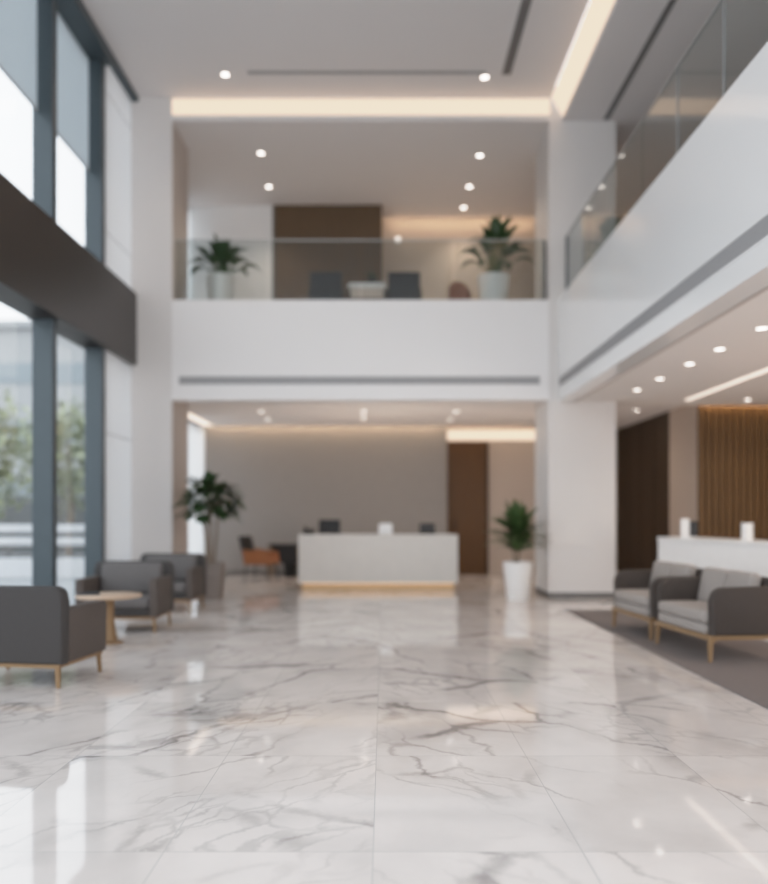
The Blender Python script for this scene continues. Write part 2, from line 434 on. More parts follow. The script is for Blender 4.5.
# short glazed strips at the back left (ground and upper floor), behind sheers
for k, (z0, z1, nm, ya, yb) in enumerate(((0.0, 3.45, 'window_8', 16.4, 18.8), (ZU, ZS, 'window_9', 16.6, 18.9))):
    w = struct(MB().box(-4.36, -4.28, ya, ya+.06, z0, z1).box(-4.36, -4.28, yb-.06, yb, z0, z1).box(-4.36, -4.28, ya+.06, yb-.06, z1-.06, z1).build(nm, M['mullion']))
    MB().box(-4.325, -4.315, ya+.06, yb-.06, z0, z1-.06).build('pane', M['win_glass'], w)
    sh = MB(); n = 36; pts = []
    for q in range(n*2+1):
        t = q/(n*2); pts.append((-4.22+.018*math.sin(t*n*math.pi*.9), ya+.03+(yb-ya-.06)*t))
    rows = [[sh.bm.verts.new((a, b_, z)) for a, b_ in pts] for z in (z0+.02, z1-.02)]
    for q in range(len(pts)-1): sh.bm.faces.new((rows[0][q], rows[0][q+1], rows[1][q+1], rows[1][q]))
    sh.build('sheer_curtain', M['sheer'], w, smooth=60)
sbox('wall_upper_sheer', M['white_wall'], -4.2, -3.74, 17.3, 17.4, ZU, ZS)

# ------------------------------------------------------------------ glass railings
def railing(name, label, a, b, z0, z1, gaps, end_post=(), joints=()):
    a, b = Vector(a), Vector(b); d = b-a; L = d.length; rot = math.atan2(d.y, d.x)
    t = thing(name, label, 'railing', (a.x, a.y, z0), rot)
    g = [0]+gaps+[L]
    for i in range(len(g)-1):
        MB().box(g[i]+.008, g[i+1]-.008, -.008, .008, 0, z1-z0).build('glass_panel', M['rail_glass'], t)
    MB().box(0, L, -.014, .014, z1-z0, z1-z0+.018, bev=.003).build('handrail', M['steel'], t)
    for e in joints: MB().box(e-.007, e+.007, -.010, .010, 0, z1-z0).build('joint', M['groove'], t)
    for e in end_post: MB().box(e-.02, e+.02, -.02, .02, 0, z1-z0).build('post', M['mullion'], t)
    return t
railing('glass_railing', 'long glass railing on the balcony front above the reception desk', (-3.56, 13.62), (2.76, 13.62), ZP, 6.07, [1.58, 3.16, 4.74], (6.30,))
railing('glass_railing', 'glass railing along the right-hand gallery edge running towards the viewer', (3.07, 13.46), (3.07, -1), ZP, 6.07, [13.46-y for y in (12.0, 10.75, 9.5, 8.36, 7.22, 6.08, 4.9, 3.7, 2.5, 1.3)], (.04,), (13.46-7.22, 13.46-8.36))

# ------------------------------------------------------------------ cove lights, linear lights, slot diffusers
tag(MB().box(-3.58, 2.80, YF, YF+.02, ZS+.095, ZC-.02).build('cove_light', M['cove']),
    'long glowing cove light across the ceiling above the balcony opening', 'ceiling light')
sbox('trim_cove_front', M['ceiling'], -3.58, 2.98, YF-.006, YF+.02, ZS, ZS+.095)
sbox('trim_cove_front_top', M['ceiling'], -3.58, 2.82, YF, YF+.02, ZC-.02, ZC)
cm = MB()
vs = [cm.bm.verts.new(p) for p in ((2.825, -1, ZC-.01), (2.825, YF-.008, ZC-.01), (3.01, YF-.008, ZS+.06), (3.01, -1, ZS+.06))]
cm.bm.faces.new(vs)
tag(cm.build('cove_light', M['cove']), 'glowing cove light running along the right side of the high ceiling', 'ceiling light')
tag(MB().box(1.50, 3.90, 18.965, 18.995, 3.17, 3.42).build('cove_light', M['cove']), 'short bright cove light above the walnut door behind reception', 'ceiling light')  # glowing strip paints the cove's wash along the wall top
def linear(label, x0, x1, y0, y1, z, m, name='linear_light', cat='ceiling light', slots=0):
    t = thing(name, label, cat, ((x0+x1)/2, (y0+y1)/2, z))
    hx, hy = (x1-x0)/2, (y1-y0)/2; w = .012
    f = MB(); f.box(-hx, hx, -hy, -hy+w, -.006, .004); f.box(-hx, hx, hy-w, hy, -.006, .004)
    f.box(-hx, -hx+w, -hy+w, hy-w, -.006, .004); f.box(hx-w, hx, -hy+w, hy-w, -.006, .004)
    f.build('frame', M['ring'] if not slots else M['groove'], t)
    s = MB().box(-hx+w, hx-w, -hy+w, hy-w, -.004, .004)
    s.build('diffuser' if not slots else 'slot', m, t)
    return t
linear('long linear ceiling light over the lounge on the right', 4.95, 5.09, 3.0, 13.3, 3.306, M['linear'])
linear('short linear ceiling light beside the tree at the back left', -4.10, -3.88, 15.4, 18.3, 3.446, M['linear'])
linear('thin dark slot diffuser across the high ceiling between two downlights', -2.17, 1.62, 12.70, 12.78, ZC-.004, M['groove'], 'air_diffuser', 'air vent', 1)
linear('wide dark slot diffuser running lengthwise in the high ceiling', 1.88, 2.03, 1.0, 12.8, ZC-.004, M['darkgroove'], 'air_diffuser', 'air vent', 1)
linear('dark slot diffuser in the soffit above the gallery railing', 3.68, 3.78, 0, YF-.05, ZS-.004, M['darkgroove'], 'air_diffuser', 'air vent', 1)
def wallslot(label, a, b, z0, z1, axis):
    t = thing('air_diffuser', label, 'air vent', (0, 0, 0))
    if axis == 'x':
        MB().box(a, b, YF-.004, YF+.01, z0, z1).build('slot', M['groove'], t)
        MB().box(a-.01, b+.01, YF-.008, YF+.01, z0-.012, z0).box(a-.01, b+.01, YF-.008, YF+.01, z1, z1+.008).build('frame', M['white_plastic'], t)
    else:
        MB().box(2.936, 2.95, a, b, z0, z1).build('slot', M['groove'], t)
        MB().box(2.932, 2.95, a, b, z0-.012, z0).box(2.932, 2.95, a, b, z1, z1+.008).build('frame', M['white_plastic'], t)
wallslot('long grey slot vent in the white balcony front over reception', -3.46, 2.63, 3.60, 3.74, 'x')
wallslot('long grey slot vent along the white gallery front on the right', -1, 13.4, 3.54, 3.70, 'y')

# downlights
dl0 = thing('downlight', '', 'ceiling light')
MB().lathe([(.062, -.008), (.078, -.008), (.08, 0), (.055, 0), (.062, -.008)], 28).build('trim_ring', M['ring'], dl0)
MB().lathe([(0, -.003), (.0615, -.003), (.0615, .002), (0, .002)], 28).build('lens', M['lamp'], dl0)
first = [True]
def downlight(x, y, z, label, group, power=25, spread=110, col=(1, .84, .70)):
    if first[0]:
        o = dl0; first[0] = False; o.location = (x, y, z-.001); o['label'] = label; o['group'] = group
    else: o = dup(dl0, (x, y, z-.001), 0, label, group)
    l = bpy.data.lights.new('downlight_lamp', 'SPOT'); l.energy = power; l.color = col
    l.spot_size = R(spread); l.spot_blend = .9; l.shadow_soft_size = .05
    lo = bpy.data.objects.new('downlight_lamp', l); C.objects.link(lo); lo.location = (x, y, z-.03)
g = 'downlights in the high ceiling'
downlight(-2.54, 12.8, ZC, 'round downlight in the high ceiling at the left end of the thin slot', g, 60)
downlight(1.62, 12.88, ZC, 'round downlight in the high ceiling at the right end of the thin slot', g, 60)
g = 'downlights in the upper floor ceiling'
for x, y, lab in ((-2.26, 14.7, 'upper floor downlight above the left potted plant, front one of its pair'),
                  (-2.33, 16.2, 'upper floor downlight on the left, rear one near the pale wall'),
                  (1.77, 14.8, 'upper floor downlight on the right, front one of the row of three'),
                  (1.73, 16.2, 'upper floor downlight on the right, middle of the row of three'),
                  (1.72, 17.3, 'upper floor downlight on the right, rear one of the row of three')):
    downlight(x, y, ZS, lab, g, 85)
t = thing('wall_light', 'small round light on the beige upper floor wall right of the wood panel', 'wall light', (.31, 17.85, 7.53), 0)  # glowing disc added for a downlight's reflection in the glass
mr = Matrix.Rotation(R(90), 4, 'X')
for nm, pr, mm in (('housing', [(0, .0), (.07, .0), (.07, .05), (.055, .06), (.055, .052), (0, .052)], M['ring']), ('lens', [(0, .0525), (.053, .0525), (.051, .058), (0, .062)], M['lamp_soft'])):
    b_ = MB().lathe(pr, 24); bmesh.ops.transform(b_.bm, matrix=mr, verts=b_.bm.verts); b_.build(nm, mm, t)
g = 'downlights over reception'
for x, y, lab in ((-2.43, 15.84, 'front downlight of the left pair in the reception ceiling'),
                  (-2.48, 17.1, 'rear downlight of the left pair in the reception ceiling'),
                  (-.40, 15.84, 'front downlight of the middle pair in the reception ceiling'),
                  (-.43, 17.0, 'rear downlight of the middle pair in the reception ceiling'),
                  (1.43, 15.84, 'front downlight of the right pair in the reception ceiling'),
                  (1.41, 17.1, 'rear downlight of the right pair in the reception ceiling')):
    downlight(x, y, 3.45, lab, g, 26)
g = 'downlights under the gallery'
for i, (y, lab) in enumerate(((8.17, 'nearest downlight of the row under the gallery at the picture edge'),
                 (9.2, 'second nearest downlight of the row under the right gallery'),
                 (10.1, 'middle downlight of the row of five under the right gallery'),
                 (11.2, 'fourth downlight of the row under the right gallery'),
                 (12.2, 'farthest downlight of the row under the gallery, near the column'))):
    downlight(3.86, y, 3.31, lab, g, 30)
downlight(4.86, 15.4, 3.42, 'single downlight in front of the dark walnut panels', g, 12)
downlight(6.0, 13.2, 3.31, 'single downlight in front of the slatted wood wall', g, 30)

# ------------------------------------------------------------------ seating
def arm_prism(mb, x0, x1, yf, yb, z0, zf, zb, rad, bev):
    # side profile (y, z): front edge at yf with a rounded top corner
    pts = [(yb, z0), (yf, z0)]
    for k in range(7):
        a = math.pi - k*(math.pi/2)/6
        pts.append((yf+rad+rad*math.cos(a), zf-rad+rad*math.sin(a)))
    pts.append((yb, zb))
    mb.prism(pts, 'x', x0, x1, bev)
    return mb

def lounge_chair(label, w, d, style, group):
    """faces -Y, origin on the floor at its middle"""
    t = thing('loveseat' if style == 'light' else 'armchair', label, 'sofa' if style == 'light' else 'armchair', group=group)
    hw, hd = w/2, d/2
    if style == 'dark': shell, seat, zb, arm, armb, back, at, rad = M['fabric_dark'], M['fabric_mid'], .19, .64, .64, .82, .10, .03
    else: shell, seat, zb, arm, armb, back, at, rad = M['fabric_brown'], M['fabric_light'], .25, .70, .71, .785, .11, .12
    rh, l0, l1 = (.03, .017, .013) if style == 'dark' else (.045, .022, .013)
    rail = MB()
    rail.box(-hw+.03, hw-.03, -hd+.02, -hd+.06, zb-rh, zb); rail.box(-hw+.03, hw-.03, hd-.06, hd-.02, zb-rh, zb)
    rail.box(-hw+.03, -hw+.07, -hd+.06, hd-.06, zb-rh, zb); rail.box(hw-.07, hw-.03, -hd+.06, hd-.06, zb-rh, zb)
    rail.build('base_frame', M['oak'], t)
    for sx in (-1, 1):
        for sy in (-1, 1):
            MB().leg((sx*(hw-.055), sy*(hd-.045), zb-rh), (sx*(hw-.045), sy*(hd-.035), 0), l0, l1).build('leg', M['oak'], t)
    for sx in (-1, 1):
        a, b = sorted((sx*hw, sx*(hw-at)))
        am = MB(); arm_prism(am, a, b, -hd+(0 if style == 'dark' else .045), hd-(.13 if style == 'dark' else .10), zb, arm, armb, rad, .022); am.build('armrest', M['fabric_arm'] if style == 'dark' else shell, t, smooth=40)
    bk = MB()
    if style == 'dark':
        pts = [(-hw, zb), (hw, zb), (hw, back-.14)]
        for k in range(5):
            a = k*(math.pi/2)/4*.9; pts.append((hw-.07+.07*math.cos(a)-.004*k, back-.07+.07*math.sin(a)))
        pts += [(-px, pz) for px, pz in pts[:1:-1]]
        bk.prism(pts, 'y', hd-.13, hd, .03)
    else:
        bk.box(-hw+.001, hw-.001, hd-.10, hd, zb, back, bev=.03, seg=3)
    bk.build('backrest', shell, t, smooth=40)
    iw = hw-at-.004
    MB().box(-iw, iw, -hd+.012, hd-.13, zb+.004, zb+.10, bev=.02, seg=3).build('seat_platform', shell if style == 'dark' else seat, t, smooth=40)
    n = 1 if style == 'dark' else 2
    if style == 'dark':
        MB().box(-iw, iw, -hd+.005, hd-.135, zb+.102, zb+.225, bev=.035, seg=4).build('seat_cushion', seat, t, smooth=50)
        mx = Matrix.Translation((0, hd-.16, .60)) @ Matrix.Rotation(R(-10), 4, 'X')
        MB().box(-iw+.005, iw-.005, -.06, .06, -.19, .20, bev=.045, seg=4, mx=mx).build('back_cushion', seat, t, smooth=50)
    else:
        MB().box(-iw, iw, -hd+.003, hd-.105, zb+.102, zb+.225, bev=.04, seg=4).build('seat_cushion', seat, t, smooth=50)
        for q in range(n):
            x0 = -iw+q*(2*iw/n)+.006; x1 = x0+2*iw/n-.012
            mx = Matrix.Translation(((x0+x1)/2, hd-.20, .635)) @ Matrix.Rotation(R(-12), 4, 'X')
            MB().box(-(x1-x0)/2, (x1-x0)/2, -.065, .065, -.19, .195, bev=.05, seg=4, mx=mx).build('back_cushion', seat, t, smooth=50)
    return t

def place(t, x, y, rz, z=0): t.location = (x, y, z); t.rotation_euler.z = rz
gl = 'charcoal armchairs by the windows'
a1 = lounge_chair('charcoal armchair seen from behind, nearest on the left', .98, .76, 'dark', gl)
place(a1, -3.025, 6.87, R(180-8))
a2 = dup(a1, (-3.17, 9.85, 0), 0, 'charcoal armchair facing the viewer behind the round table', gl)
a3 = dup(a1, (-3.20, 11.79, 0), R(-2), 'charcoal armchair farthest back, next to the potted tree', gl)
gr = 'loveseats on the grey rug'
s1 = lounge_chair('taupe and umber loveseat on the rug, nearer one with full near side showing', 1.18, .73, 'light', gr)
place(s1, 3.335, 8.12, R(-90+7), .0125)
s2 = dup(s1, (3.235, 9.43, .0125), R(-90+5), 'taupe and umber loveseat on the rug, farther one towards the column', gr)

# round side table
t = thing('side_table', 'round pale wood side table on a tapered pedestal between armchairs', 'table', (-3.01, 8.76, 0))
MB().lathe([(0, .50), (.33, .50), (.345, .508), (.345, .522), (.335, .53), (0, .53)], 48).build('table_top', M['oak_top'], t, smooth=40)
MB().lathe([(0, .03), (.095, .03), (.075, .12), (.05, .3), (.055, .47), (.11, .50), (0, .50)], 28).build('pedestal', M['oak'], t, smooth=40)
MB().lathe([(0, 0), (.15, 0), (.15, .012), (.065, .03), (0, .03)], 32).build('base', M['oak'], t, smooth=40)
b = MB().box(-.11, .11, -.075, .075, 0, .022, bev=.003).build('book', M['slate'], None, loc=(-3.22, 8.72, .531), rotz=.25)
tag(b, 'thin dark book lying on the round side table', 'book')

# rug
rg = MB(); rg.prism([(2.66, 11.72), (4.08, 11.72), (4.40, 4.2), (2.79, 4.2)], 'z', .001, .012)
tag(rg.build('rug', M['rug']), 'large grey rug under the loveseats on the right', 'rug')

# ------------------------------------------------------------------ reception desk and what stands on it
t = thing('reception_desk', 'long pale stone reception desk with glowing amber base in the centre', 'desk', (-.11, 15.35, 0))
MB().box(-1.49, 1.49, -.40, -.34, .125, 1.035, bev=.006).build('front_panel', M['desk'], t)
for s in (-1, 1):
    a, b = sorted((s*1.49, s*1.43)); MB().box(a, b, -.338, .40, .125, .98, bev=.004).build('side_panel', M['desk'], t)
MB().box(-1.43, 1.43, -.338, .02, .985, 1.035, bev=.004).build('transaction_top', M['desk'], t)
MB().box(-1.43, 1.43, -.0, .42, .72, .76, bev=.003).build('work_surface', M['oak_top'], t)
pl = MB().box(-1.42, 1.42, -.36, .36, 0, .105).build('plinth', M['brass'], t)
MB().box(-1.42, 1.42, -.380, -.362, .112, .122).build('light_strip', M['led'], pl)
def monitor(name, label, x, y, z, w, h, rz, ph=.12):
    t = thing(name, label, 'monitor', (x, y, z), rz)
    MB().box(-w*.28, w*.28, -.08, .08, 0, .012, bev=.003).build('base', M['black'], t)
    sn = MB().box(-.02, .02, .0, .025, .012, ph+h*.5).build('stand', M['black'], t)
    MB().box(-w/2, w/2, -.03, -.002, ph, ph+h, bev=.006).build('screen', M['screen'], t)
    return t
monitor('monitor', 'black desktop monitor rising above the left half of the reception desk', -1.06, 15.52, .7615, .42, .34, R(172), .21)
monitor('small_monitor', 'small black monitor at the right end of the reception desk', .84, 15.52, .7615, .30, .24, R(182), .235)
t = thing('telephone', 'low black desk telephone at the left end of the reception desk', 'telephone', (-1.42, 15.17, 1.0355))
tb = MB().prism([(-.09, 0), (.09, 0), (.09, .10), (-.09, .06)], 'x', -.10, .10, .004).build('body', M['black'], t)
MB().box(-.095, -.045, -.085, .085, .10, .145, bev=.012).build('handset', M['black'], tb)
t = thing('document_holder', 'white box-shaped holder standing on the middle of the reception desk', 'holder', (.03, 15.18, 1.0355))
MB().box(-.13, .13, -.06, .06, 0, .19, bev=.012, seg=3).build('body', M['white_plastic'], t, smooth=40)
MB().box(-.10, .10, -.045, .045, .19, .205).build('card_stack', M['white_plastic'], t)

# ------------------------------------------------------------------ counter on the right
cang = math.atan2(-2.5, .52)
t = thing('service_counter', 'white stone service counter behind the loveseats on the right', 'counter', (4.23, 12.35, 0), cang)
MB().box(0, 4.6, 0, .05, .0, 1.02, bev=.004).build('front_panel', M['counter'], t)
MB().box(0, .05, .052, .58, 0, 1.02, bev=.004).build('end_panel', M['counter'], t)
MB().box(-.01, 4.61, -.012, .60, 1.022, 1.06, bev=.004).build('worktop', M['counter'], t)
def oncounter(s, q): c = Vector((4.23, 12.35, 1.06)); return (c.x+s*math.cos(cang)-q*math.sin(cang), c.y+s*math.sin(cang)+q*math.cos(cang), 1.06)
t = thing('payment_terminal', 'white upright terminal with black back at the far end of the counter', 'terminal', oncounter(.42, .26), R(-100))
MB().box(-.07, .07, -.12, .11, 0, .015, bev=.003).build('base', M['white_plastic'], t)
MB().box(-.06, .06, -.115, .0, .015, .28, bev=.012).build('casing', M['white_plastic'], t)
MB().box(-.075, .075, .001, .115, .02, .25, bev=.012).build('screen', M['screen'], t)
t = thing('dispenser', 'white square dispenser standing nearer on the service counter', 'dispenser', oncounter(1.92, .15), R(-80))
MB().box(-.055, .055, -.055, .055, 0, .215, bev=.014, seg=3).build('body', M['white_plastic'], t, smooth=40)
MB().box(-.058, .058, -.058, .058, .215, .235, bev=.008).build('lid', M['white_plastic'], t)

# ------------------------------------------------------------------ waiting corner at back left: tan chair, dark table, bin
t = thing('armchair', 'tan leather chair with black back beside the dark table at back left', 'armchair', (-2.62, 17.05, 0), R(90-12))
ch = t
MB().box(-.31, .31, -.30, .24, .36, .47, bev=.04, seg=3).build('seat', M['tan'], t, smooth=50)
for s in (-1, 1):
    a, b = sorted((s*.31, s*.37)); MB().prism([(-.30, .36), (.24, .36), (.28, .68), (-.26, .60)], 'x', a, b, .015).build('armrest', M['tan'], t, smooth=40)
mx = Matrix.Translation((0, .30, .66)) @ Matrix.Rotation(R(-14), 4, 'X')
MB().box(-.31, .31, -.04, .04, -.28, .30, bev=.035, seg=3, mx=mx).build('backrest', M['black'], t, smooth=50)
for sx in (-1, 1):
    for sy, yy in ((-1, -.24), (1, .22)):
        MB().tube([(sx*.27, yy, .37), (sx*.30, yy+sy*.05, 0)], [.014, .010]).build('leg', M['black'], t)
t = thing('work_table', 'black table on pale wood legs just left of the reception desk', 'table', (-2.22, 18.15, 0))
MB().box(-.37, .37, -.36, .36, .70, .74, bev=.004).build('table_top', M['black'], t)
MB().box(-.33, .33, -.30, -.28, .33, .70).build('modesty_panel', M['black'], t)
for sx in (-1, 1):
    for sy in (-1, 1):
        MB().leg((sx*.31, sy*.28, .70), (sx*.34, sy*.33, 0), .026, .018).build('leg', M['oak'], t)
t = thing('waste_bin', 'small black waste bin under the dark table', 'bin', (-2.12, 18.1, 0))
MB().lathe([(0, 0), (.13, 0), (.16, .30), (.15, .30), (.12, .015), (0, .015)], 24).build('body', M['black'], t, smooth=40)
MB().lathe([(.148, .30), (.165, .30), (.165, .315), (.148, .315), (.148, .30)], 24).build('rim', M['black'], t)

# ------------------------------------------------------------------ upper floor furniture
def task_chair(label):
    t = thing('office_chair', label, 'office chair', group='office chairs on the upper floor')
    MB().box(-.27, .27, -.27, .25, .42, .50, bev=.035, seg=3).build('seat', M['slate'], t, smooth=50)
    mx = Matrix.Translation((0, .27, .66)) @ Matrix.Rotation(R(-8), 4, 'X')
    MB().box(-.29, .29, -.035, .035, -.27, .27, bev=.03, seg=3, mx=mx).build('backrest', M['slate'], t, smooth=50)
    for s in (-1, 1):
        MB().tube([(s*.25, .1, .46), (s*.31, .1, .48), (s*.31, .1, .66), (s*.31, -.16, .67)], .016).build('armrest', M['black'], t)
    MB().tube([(0, 0, .08), (0, 0, .43)], .03).build('column', M['black'], t)
    bs = MB()
    for k in range(5):
        a = 2*math.pi*k/5+.3; bs.tube([(0, 0, .10), (.29*math.cos(a), .29*math.sin(a), .06)], [.026, .018])
        bs.box(.29*math.cos(a)-.02, .29*math.cos(a)+.02, .29*math.sin(a)-.02, .29*math.sin(a)+.02, 0, .06)
    bs.build('foot_star', M['black'], t)
    return t
oc = task_chair('dark office chair on the upper floor, left of the small table'); oc.location = (-1.05, 14.72, ZU); oc.rotation_euler.z = R(180)
dup(oc, (.36, 14.72, ZU), R(180), 'dark office chair on the upper floor, right of the small table')
t = thing('desk', 'white desk between the two dark office chairs on the upper floor', 'desk', (-.32, 15.3, ZU))
MB().box(-.36, .36, -.35, .35, .80, .84, bev=.004).build('desk_top', M['white_plastic'], t)
MB().box(-.34, .34, -.30, .05, .842, .905, bev=.008).build('organiser', M['white_plastic'], t)
for sx in (-1, 1):
    for sy in (-1, 1): MB().box(sx*.33-.02, sx*.33+.02, sy*.3-.02, sy*.3+.02, 0, .80).build('leg', M['black'], t)
t = thing('flowerpot', 'small dark potted plant on the upper floor desk', 'plant', (-.22, 15.18, ZU+.906))
t.scale = (1.35, 1.35, 1.35)
MB().lathe([(0, 0), (.06, 0), (.075, .08), (.065, .08), (0, .07)], 20).build('pot', M['black'], t, smooth=40)
fm = MB()
for k in range(26):
    a = random.uniform(0, 2*math.pi); e = random.uniform(.3, 1.4)
    fm.leaf((0, 0, .075), (math.cos(a)*math.cos(e), math.sin(a)*math.cos(e), math.sin(e)), random.uniform(.09, .14), .045, .5, 4)
fm.build('foliage', M['leaf_dark'], t, smooth=60)
t = thing('tub_chair', 'rust coloured rounded chair beside the right upper floor plant', 'chair', (1.46, 15.4, ZU), R(150))
t.scale = (.72, .72, .92)
pts = []
bk = MB(); n = 16; rows = []
for k in range(n+1):
    a = R(-20)+R(220)*k/n
    hgt = .86+.22*math.sin(math.pi*k/n)
    rows.append([bk.bm.verts.new((r*math.cos(a), r*math.sin(a), z)) for r, z in ((.30, .30), (.31, hgt-.03), (.285, hgt), (.25, hgt-.03), (.245, .30))])
for a, b in zip(rows, rows[1:]):
    for i in range(5): bk.bm.faces.new((a[i], a[(i+1) % 5], b[(i+1) % 5], b[i]))
bk.bm.faces.new(rows[0]); bk.bm.faces.new(rows[-1][::-1])
bk.build('backrest', M['rust'], t, smooth=50)
MB().lathe([(0, .28), (.24, .28), (.243, .30), (.243, .43), (.21, .46), (0, .47)], 28).build('seat', M['rust'], t, smooth=50)
for k in range(4):
    a = R(45+90*k); MB().tube([(.2*math.cos(a), .2*math.sin(a), .29), (.24*math.cos(a), .24*math.sin(a), 0)], [.018, .012]).build('leg', M['oak'], t)

# ------------------------------------------------------------------ plants
def pot(t, r0, r1, h, m, square=False):
    if square:
        b = MB(); v = []
        for z, r in ((0, r0), (h, r1), (h, r1-.025), (h-.06, r1-.03)):
            v.append([b.bm.verts.new((sx*r, sy*r, z)) for sx, sy in ((-1, -1), (1, -1), (1, 1), (-1, 1))])
        for p, q in zip(v, v[1:]):
            for i in range(4): b.bm.faces.new((p[i], p[(i+1) % 4], q[(i+1) % 4], q[i]))
        b.bm.faces.new(v[0][::-1]); b.bm.faces.new(v[-1])
        pl = b.build('planter', m, t)
        MB().box(-r1+.035, r1-.035, -r1+.035, r1-.035, h-.058, h-.035).build('soil', M['soil'], pl)
    else:
        pl = MB().lathe([(0, 0), (r0*.93, 0), (r0, .02), (r1, h-.02), (r1, h), (r1-.03, h), (r1-.035, h-.05), (0, h-.05)], 36).build('planter', m, t, smooth=35)
        MB().lathe([(0, h-.048), (r1-.037, h-.048), (r1-.037, h-.035), (0, h-.03)], 24).build('soil', M['soil'], pl)

# fiddle-leaf style tree, back left
t = thing('potted_tree', 'tall potted tree with thin twin stems at the back left', 'plant', (-2.88, 13.28, 0))
pot(t, .175, .215, .61, M['pot_taupe'], True)
tr = MB()
ends = []
for (bx, by, tx, ty, tz) in ((-.03, 0, -.17, .02, 1.50), (.04, .02, .14, .05, 1.58), (.0, -.03, .02, -.10, 1.66)):
    pts = [(bx, by, .56), (bx*1.2+tx*.12, by, .80), (bx+tx*.35, by+ty*.4, 1.10), (tx*.8, ty*.8, 1.34), (tx, ty, tz)]
    tr.tube(pts, [.028, .025, .021, .016, .010]); ends.append(Vector(pts[-1]))
    for k in range(4):
        a = random.uniform(0, 6.28); p = Vector(pts[3])+(Vector(pts[4])-Vector(pts[3]))*(k/4)
        e = p+Vector((.26*math.cos(a), .22*math.sin(a), .12+.10*k*.5)); tr.tube([p, (p+e)/2+Vector((0, 0, .04)), e], [.008, .006, .004], 6); ends.append(e)
tr.build('trunk', M['bark'], t, smooth=60)
fm = MB()
for k in range(265):
    a = random.uniform(0, 2*math.pi); u = random.uniform(-.75, 1); rr = (1-u*u)**.5
    rad = random.uniform(.45, 1)
    c = Vector((-.02+.56*rr*math.cos(a)*rad, .44*rr*math.sin(a)*rad, 1.62+.41*u*rad))
    d = Vector((math.cos(a)*rr, math.sin(a)*rr, .35*u+random.uniform(-.35, .35)))
    if d.length < .1: d = Vector((.3, .3, 1))
    if c.x+d.normalized().x*.27 < -.58 and c.y > -.08: continue
    fm.leaf(c-d.normalized()*.06, d, random.uniform(.18, .29), random.uniform(.11, .165), .7, 5, .2, 1.1)
fm.build('foliage', M['leaf_dark'], t, smooth=60)

def rosette(fm, c, n, L, W, emin, emax, droop, tip=1.5):
    for k in range(n):
        a = k*2.39996+random.uniform(-.3, .3); q = (k+.5)/n
        e = emin+(emax-emin)*q+random.uniform(-.12, .12)
        d = Vector((math.cos(a)*math.cos(e), math.sin(a)*math.cos(e), math.sin(e)))
        ll = L*random.uniform(.8, 1.1)
        if d.x > 0: ll = min(ll, .58/max(d.x, .01))
        fm.leaf(Vector(c)+d*.02, d, ll, W*random.uniform(.85, 1.1), droop*random.uniform(.6, 1.1), 8, .25, tip)
# pointed-leaf plant beside the right column
t = thing('potted_plant', 'leafy plant in a white tapered pot beside the right column', 'plant', (2.23, 13.34, 0))
pot(t, .185, .245, .62, M['pot_white'])
MB().tube([(0, 0, .6), (.01, 0, .8), (0, .01, 1.2)], [.03, .026, .02]).tube([(-.05, .03, .6), (-.08, .04, .85), (-.06, .04, 1.0)], [.02, .018, .014]).build('trunk', M['bark'], t, smooth=60)
fm = MB()
for z, n, L, e0, e1 in ((.78, 12, .46, .30, .9), (.90, 17, .58, .15, .75), (1.04, 20, .60, .15, .9), (1.14, 20, .52, .40, 1.45)):
    rosette(fm, (0, 0, z), n, L, .17, e0, e1, .55, 1.3)
fm.build('foliage', M['leaf_mid'], t, smooth=60)
# upper floor plants with big arching leaves
def bigplant(label, x, y, r0, r1, h, n, L, W, mm, pm, height, seed):
    random.seed(seed)
    t = thing('potted_plant', label, 'plant', (x, y, ZU))
    pot(t, r0, r1, h, pm)
    fm = MB(); st = MB()
    for k in range(n):
        a = k*2.39996+random.uniform(-.35, .35); q = (k+.5)/n
        e = .55+.9*q
        hb = height*(.30+.55*q)
        b0 = Vector((.05*math.cos(a), .05*math.sin(a), h-.04))
        b1 = Vector((math.cos(a)*(1-q)*.30+.03, math.sin(a)*(1-q)*.30, h+hb))
        st.tube([b0, (b0+b1)/2+Vector((0, 0, .05)), b1], [.013, .011, .008], 6)
        d = Vector((math.cos(a)*math.cos(e), math.sin(a)*math.cos(e), math.sin(e)))
        fm.leaf(b1, d, L*random.uniform(.8, 1.1), W*random.uniform(.85, 1.1), 1.25*(1.2-q*.7), 9, .25, 1.25)
    st.build('stem', M['leaf_mid'], t, smooth=60)
    fm.build('foliage', mm, t, smooth=60)
    return t
bigplant('big-leaved plant in a grey pot at the left end of the upper balcony', -2.93, 14.35, .20, .25, .83, 24, .46, .20, M['leaf_dark'], M['pot_white'], .34, 5)
bigplant('tall big-leaved plant in a white pot at the right end of the upper balcony', 1.97, 14.4, .21, .28, .84, 34, .54, .20, M['leaf_dark'], M['pot_white'], .74, 9)

# ------------------------------------------------------------------ outside
random.seed(3)
def outtree(label, x, y, h, w, seed):
    random.seed(seed)
    t = thing('tree', label, 'tree', (x, y, -.06), 0, 'trees outside the windows')
    MB().tube([(0, 0, 0), (.05, .02, h*.35), (-.03, 0, h*.7)], [.11, .09, .05]).build('trunk', M['bark'], t, smooth=60)
    fm = MB()
    for k in range(1100):
        a = random.uniform(0, 6.283); u = random.uniform(-1, 1); rr = (1-u*u)**.5; q = random.uniform(.35, 1)
        c = Vector((w*rr*math.cos(a)*q, w*rr*math.sin(a)*q, h*.62+h*.38*u*q))
        d = Vector((random.uniform(-1, 1), random.uniform(-1, 1), random.uniform(-.6, .8)))
        fm.leaf(c, d, random.uniform(.22, .4), random.uniform(.14, .24), .5, 3, .2, 1.1)
    fm.build('crown', M['leaf_out'], t, smooth=60)
outtree('pale green tree outside, seen through the left lower pane', -11.6, 23.0, 5.2, 1.7, 1)
